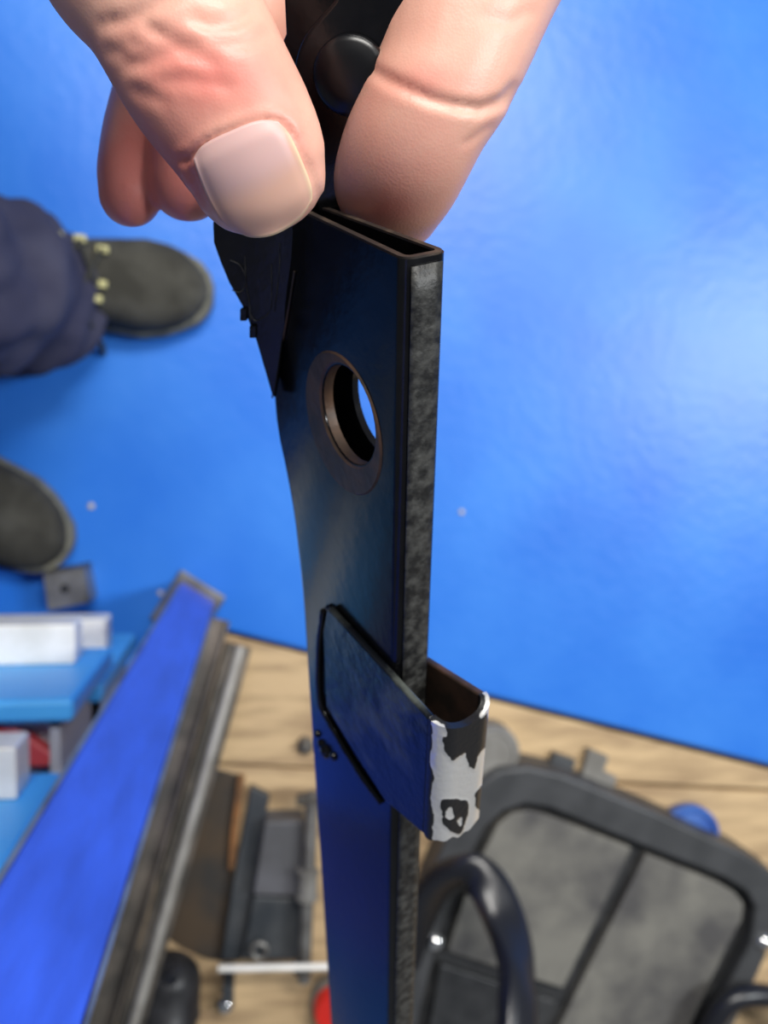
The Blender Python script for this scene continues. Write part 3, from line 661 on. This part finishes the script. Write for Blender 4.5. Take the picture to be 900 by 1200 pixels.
# palm and forearm
dig([(60, -800, .27, 170, 130), (190, -560, .24, 175, 130), (300, -440, .225, 240, 120), (380, -300, .215, 250, 105), (420, -220, .212, 230, 92)])
dig([(200, -560, .235, 140, 110), (120, -400, .205, 140, 110), (130, -200, .182, 130, 105)])
dig([(200, -330, .2, 140, 90), (400, -300, .198, 140, 80), (560, -260, .198, 130, 90)])
dig([(-620, -1500, .40, 215, 190), (-250, -1150, .33, 190, 160), (60, -800, .27, 170, 130), (150, -650, .25, 165, 125)])
hm = fuse(HD, .0007, .5, 9)
co, no = co_no(hm); x, y, dep = pixn(co)
front = (no * ((np.array(CAM) - co) / np.linalg.norm(co - np.array(CAM), axis=1)[:, None])).sum(1) > -.1
thumb_m = front & (dep < .178 * S) & (x < 395); index_m = front & (x > 385) & (dep < .2 * S)
d_ = np.zeros(len(co))
def groove(m, pl, amp, wid, lipa=.0):
    global d_
    q, t = polydist(x, y, pl); env = np.sqrt(np.clip(np.minimum(t, 1 - t) * 6, 0, 1))
    d_ += np.where(m, env * (-amp * np.exp(-(q / wid) ** 2) + lipa * np.exp(-((q - wid * 2) / wid) ** 2)), 0)
groove(index_m, [(430, 78), (450, 91), (475, 103), (505, 116), (535, 124), (565, 128), (592, 118), (606, 96)], .0010, 6.5, .0001)
groove(index_m, [(540, 172), (560, 160), (580, 145)], .0003, 4)
groove(index_m, [(560, 20), (600, 25), (630, 10)], .0003, 8)
for pl, a, w in (([(112, 30), (150, 22), (180, 8), (215, -12)], .0007, 7), ([(165, 28), (190, 42), (216, 54), (236, 50)], .00085, 7), ([(140, 78), (172, 72), (205, 62), (235, 66), (262, 78)], .0007, 8), ([(150, 50), (175, 55), (200, 60)], .0004, 6),
                 ([(222, 20), (250, 30), (276, 26), (300, 10)], .0006, 8), ([(180, 98), (215, 92), (250, 96), (276, 104)], .0004, 8), ([(120, 60), (150, 62)], .0003, 6), ([(235, 45), (262, 52), (290, 50), (318, 36)], .00045, 7), ([(150, 100), (170, 112), (200, 120)], .0003, 7)):
    groove(thumb_m, pl, a * 1.0, w * 1.1, a * .2)
# nail fold: skin rises round the nail and dips under it
nail_px = {'L': [(227, 186), (234, 208), (246, 236), (260, 258), (272, 267)], 'R': [(326, 143), (340, 160), (353, 188), (363, 215), (365, 234)],
           'T': [(227, 186), (240, 169), (272, 153), (302, 142), (326, 143)], 'B': [(272, 267), (296, 277), (322, 274), (350, 256), (365, 234)]}
groove(thumb_m, [(205, 190), (221, 186), (242, 168), (270, 155), (298, 146), (322, 141), (336, 150), (346, 164)], .0007, 4.5, .0006)
groove(thumb_m, [(330, 148), (345, 164), (358, 188), (369, 218), (374, 240)], .00025, 4, .0002)
groove(thumb_m, [(218, 184), (226, 210), (238, 238), (254, 264)], .0004, 4, .0003)
for i in np.where(front)[0]:                                   # skin unevenness
    q = Vector(co[i]) * 90; d_[i] += noise.noise(q) * .00016 + noise.noise(q * 3.1) * .00003
co += no * d_[:, None]
ed = np.empty(len(hm.edges) * 2, dtype=np.int64); hm.edges.foreach_get('vertices', ed); ed = ed.reshape(-1, 2)
for _ in range(3):                                             # soften voxel steps
    acc = np.zeros_like(co); cnt = np.zeros(len(co))
    for a_, b_ in ((0, 1), (1, 0)):
        np.add.at(acc, ed[:, a_], co[ed[:, b_]]); np.add.at(cnt, ed[:, a_], 1)
    co = co * .5 + .5 * acc / np.maximum(cnt, 1)[:, None]
hm.vertices.foreach_set('co', co.ravel()); hm.update()
hb = BVHTree.FromPolygons([Vector(c) for c in co], [tuple(p.vertices) for p in hm.polygons])
red = np.zeros(len(co))
for cx_, cy_, sx, sy, am in ((262, 98, 78, 48, .85), (190, 60, 70, 45, .4), (480, 190, 70, 60, .3), (345, 170, 22, 50, .35), (500, 95, 60, 22, .45), (455, 250, 45, 30, .7), (150, 210, 50, 80, 1.2), (215, 220, 40, 60, 1.), (300, 30, 60, 30, .15)):  # the curled-finger spots redden the skin to stand in for shade there
    red += am * np.exp(-((x - cx_) / sx) ** 2 - ((y - cy_) / sy) ** 2)
ra = hm.attributes.new('redness_shade', 'FLOAT', 'POINT'); ra.data.foreach_set('value', np.clip(red, 0, 1))
def skin(name, base, redc, rough, sss=.12):
    m = bpy.data.materials.new(name); m.use_nodes = True; nt = m.node_tree; b = nt.nodes['Principled BSDF']; L = nt.links
    a = nt.nodes.new('ShaderNodeAttribute'); a.attribute_name = 'redness_shade'
    n1 = nt.nodes.new('ShaderNodeTexNoise'); n1.inputs['Scale'].default_value = 170; n1.inputs['Detail'].default_value = 5
    tc = nt.nodes.new('ShaderNodeTexCoord'); L.new(tc.outputs['Object'], n1.inputs['Vector'])
    ma = nt.nodes.new('ShaderNodeMath'); ma.operation = 'MULTIPLY_ADD'; ma.inputs[1].default_value = .5; L.new(n1.outputs[0], ma.inputs[0])
    sb = nt.nodes.new('ShaderNodeMath'); sb.operation = 'SUBTRACT'; sb.inputs[1].default_value = .16; L.new(a.outputs['Fac'], sb.inputs[0]); L.new(sb.outputs[0], ma.inputs[2])
    mx = nt.nodes.new('ShaderNodeMix'); mx.data_type = 'RGBA'; mx.inputs[6].default_value = (*base, 1); mx.inputs[7].default_value = (*redc, 1)
    L.new(ma.outputs[0], mx.inputs[0]); L.new(mx.outputs[2], b.inputs['Base Color'])
    b.inputs['Roughness'].default_value = rough; b.inputs['Subsurface Weight'].default_value = sss; b.inputs['Subsurface Scale'].default_value = .003
    b.inputs['Subsurface Radius'].default_value = (1, .35, .2); b.inputs['Specular IOR Level'].default_value = .4
    w = nt.nodes.new('ShaderNodeTexVoronoi'); w.inputs['Scale'].default_value = 2200; L.new(tc.outputs['Object'], w.inputs['Vector'])
    bp = nt.nodes.new('ShaderNodeBump'); bp.inputs['Strength'].default_value = .10; bp.inputs['Distance'].default_value = .0002; L.new(w.outputs[0], bp.inputs['Height']); L.new(bp.outputs[0], b.inputs['Normal'])
    return m
M['skin'] = skin('skin', (.72, .41, .31), (.62, .20, .16), .42)
hroot = P(300, -200, .19 * S)
hm.materials.clear(); hm.transform(Matrix.Translation(-hroot)); hm.name = 'hand'
hand = link('hand', hm, M['skin'], None, angle=180); hand.location = hroot
tag(hand, 'bare left hand reaching in from the top, thumb and finger pinching the black steel arm', 'hand')
# thumbnail
nail_px = {k: catmull(v, 6) for k, v in nail_px.items()}
def lerp_poly(pl, t):
    t = max(0, min(1, t)) * (len(pl) - 1); i = min(int(t), len(pl) - 2); f = t - i
    return (pl[i][0] + (pl[i + 1][0] - pl[i][0]) * f, pl[i][1] + (pl[i + 1][1] - pl[i][1]) * f)
NU, NW = 30, 30; pos = []; edge = []
for i in range(NU):
    u = i / (NU - 1)
    for j in range(NW):
        v_ = j / (NW - 1)
        Tt, Bb, Ll, Rr = lerp_poly(nail_px['T'], u), lerp_poly(nail_px['B'], u), lerp_poly(nail_px['L'], v_), lerp_poly(nail_px['R'], v_)
        c = [nail_px['T'][0], nail_px['T'][-1], nail_px['B'][0], nail_px['B'][-1]]
        X = [(1 - v_) * Tt[k] + v_ * Bb[k] + (1 - u) * Ll[k] + u * Rr[k] - ((1 - u) * (1 - v_) * c[0][k] + u * (1 - v_) * c[1][k] + (1 - u) * v_ * c[2][k] + u * v_ * c[3][k]) for k in (0, 1)]
        r_ = ray(*X).normalized(); h_ = hb.ray_cast(CAM, r_)
        pos.append(((h_[0] - CAM).dot(r_) if h_[0] else .17 * S, r_)); 
        edge.append(max(0., 1 - (1 - v_) / .07) if u > .0 else 0)
        edge[-1] = max(edge[-1], max(0., 1 - (1 - u) / .10) * min(1, v_ * 3))
D_ = np.array([p[0] for p in pos]).reshape(NU, NW)
for _ in range(14):
    dp = np.pad(D_, 1, mode='edge'); D_ = (dp[1:-1, 1:-1] + dp[:-2, 1:-1] + dp[2:, 1:-1] + dp[1:-1, :-2] + dp[1:-1, 2:]) / 5
nv = []
for i in range(NU):
    for j in range(NW):
        u, v_ = i / (NU - 1), j / (NW - 1)
        lift = .00032 * min(1, min(u, 1 - u) * 7) * min(1, v_ * 6) * min(1, (1 - v_) * 12) + .00005
        nv.append(CAM + pos[i * NW + j][1] * (D_[i, j] - lift))
nb = MB(); nb.add(nv, [(i * NW + j, (i + 1) * NW + j, (i + 1) * NW + j + 1, i * NW + j + 1) for i in range(NU - 1) for j in range(NW - 1)])
mn = bpy.data.materials.new('nail'); mn.use_nodes = True; nt = mn.node_tree; b = nt.nodes['Principled BSDF']
a = nt.nodes.new('ShaderNodeAttribute'); a.attribute_name = 'free_edge'
rp = nt.nodes.new('ShaderNodeValToRGB'); e = rp.color_ramp.elements; e[0].position = 0; e[0].color = (.64, .40, .37, 1); e[1].position = 1; e[1].color = (.74, .56, .36, 1)
m_ = e.new(.35); m_.color = (.66, .38, .29, 1)
nt.links.new(a.outputs['Fac'], rp.inputs[0]); nt.links.new(rp.outputs[0], b.inputs['Base Color']); b.inputs['Roughness'].default_value = .42; b.inputs['Specular IOR Level'].default_value = .3; b.inputs['Subsurface Weight'].default_value = .1; b.inputs['Subsurface Scale'].default_value = .002
no2 = nb.build('thumbnail', mn, hand, fix=False, angle=180)
fa = no2.data.attributes.new('free_edge', 'FLOAT', 'POINT')
fv = []
for k in range(NU * NW):
    v_ = (k % NW) / (NW - 1); u = (k // NW) / (NU - 1)
    lun = v_ + .25 * (u - .5) ** 2 - .42                        # pale half moon near the fold, pinker beyond
    fv.append(max(edge[k], .35 * min(1, max(0, lun * 6))))
fa.data.foreach_set('value', fv)
so = no2.modifiers.new('s', 'SOLIDIFY'); so.thickness = .0003; so.offset = -1
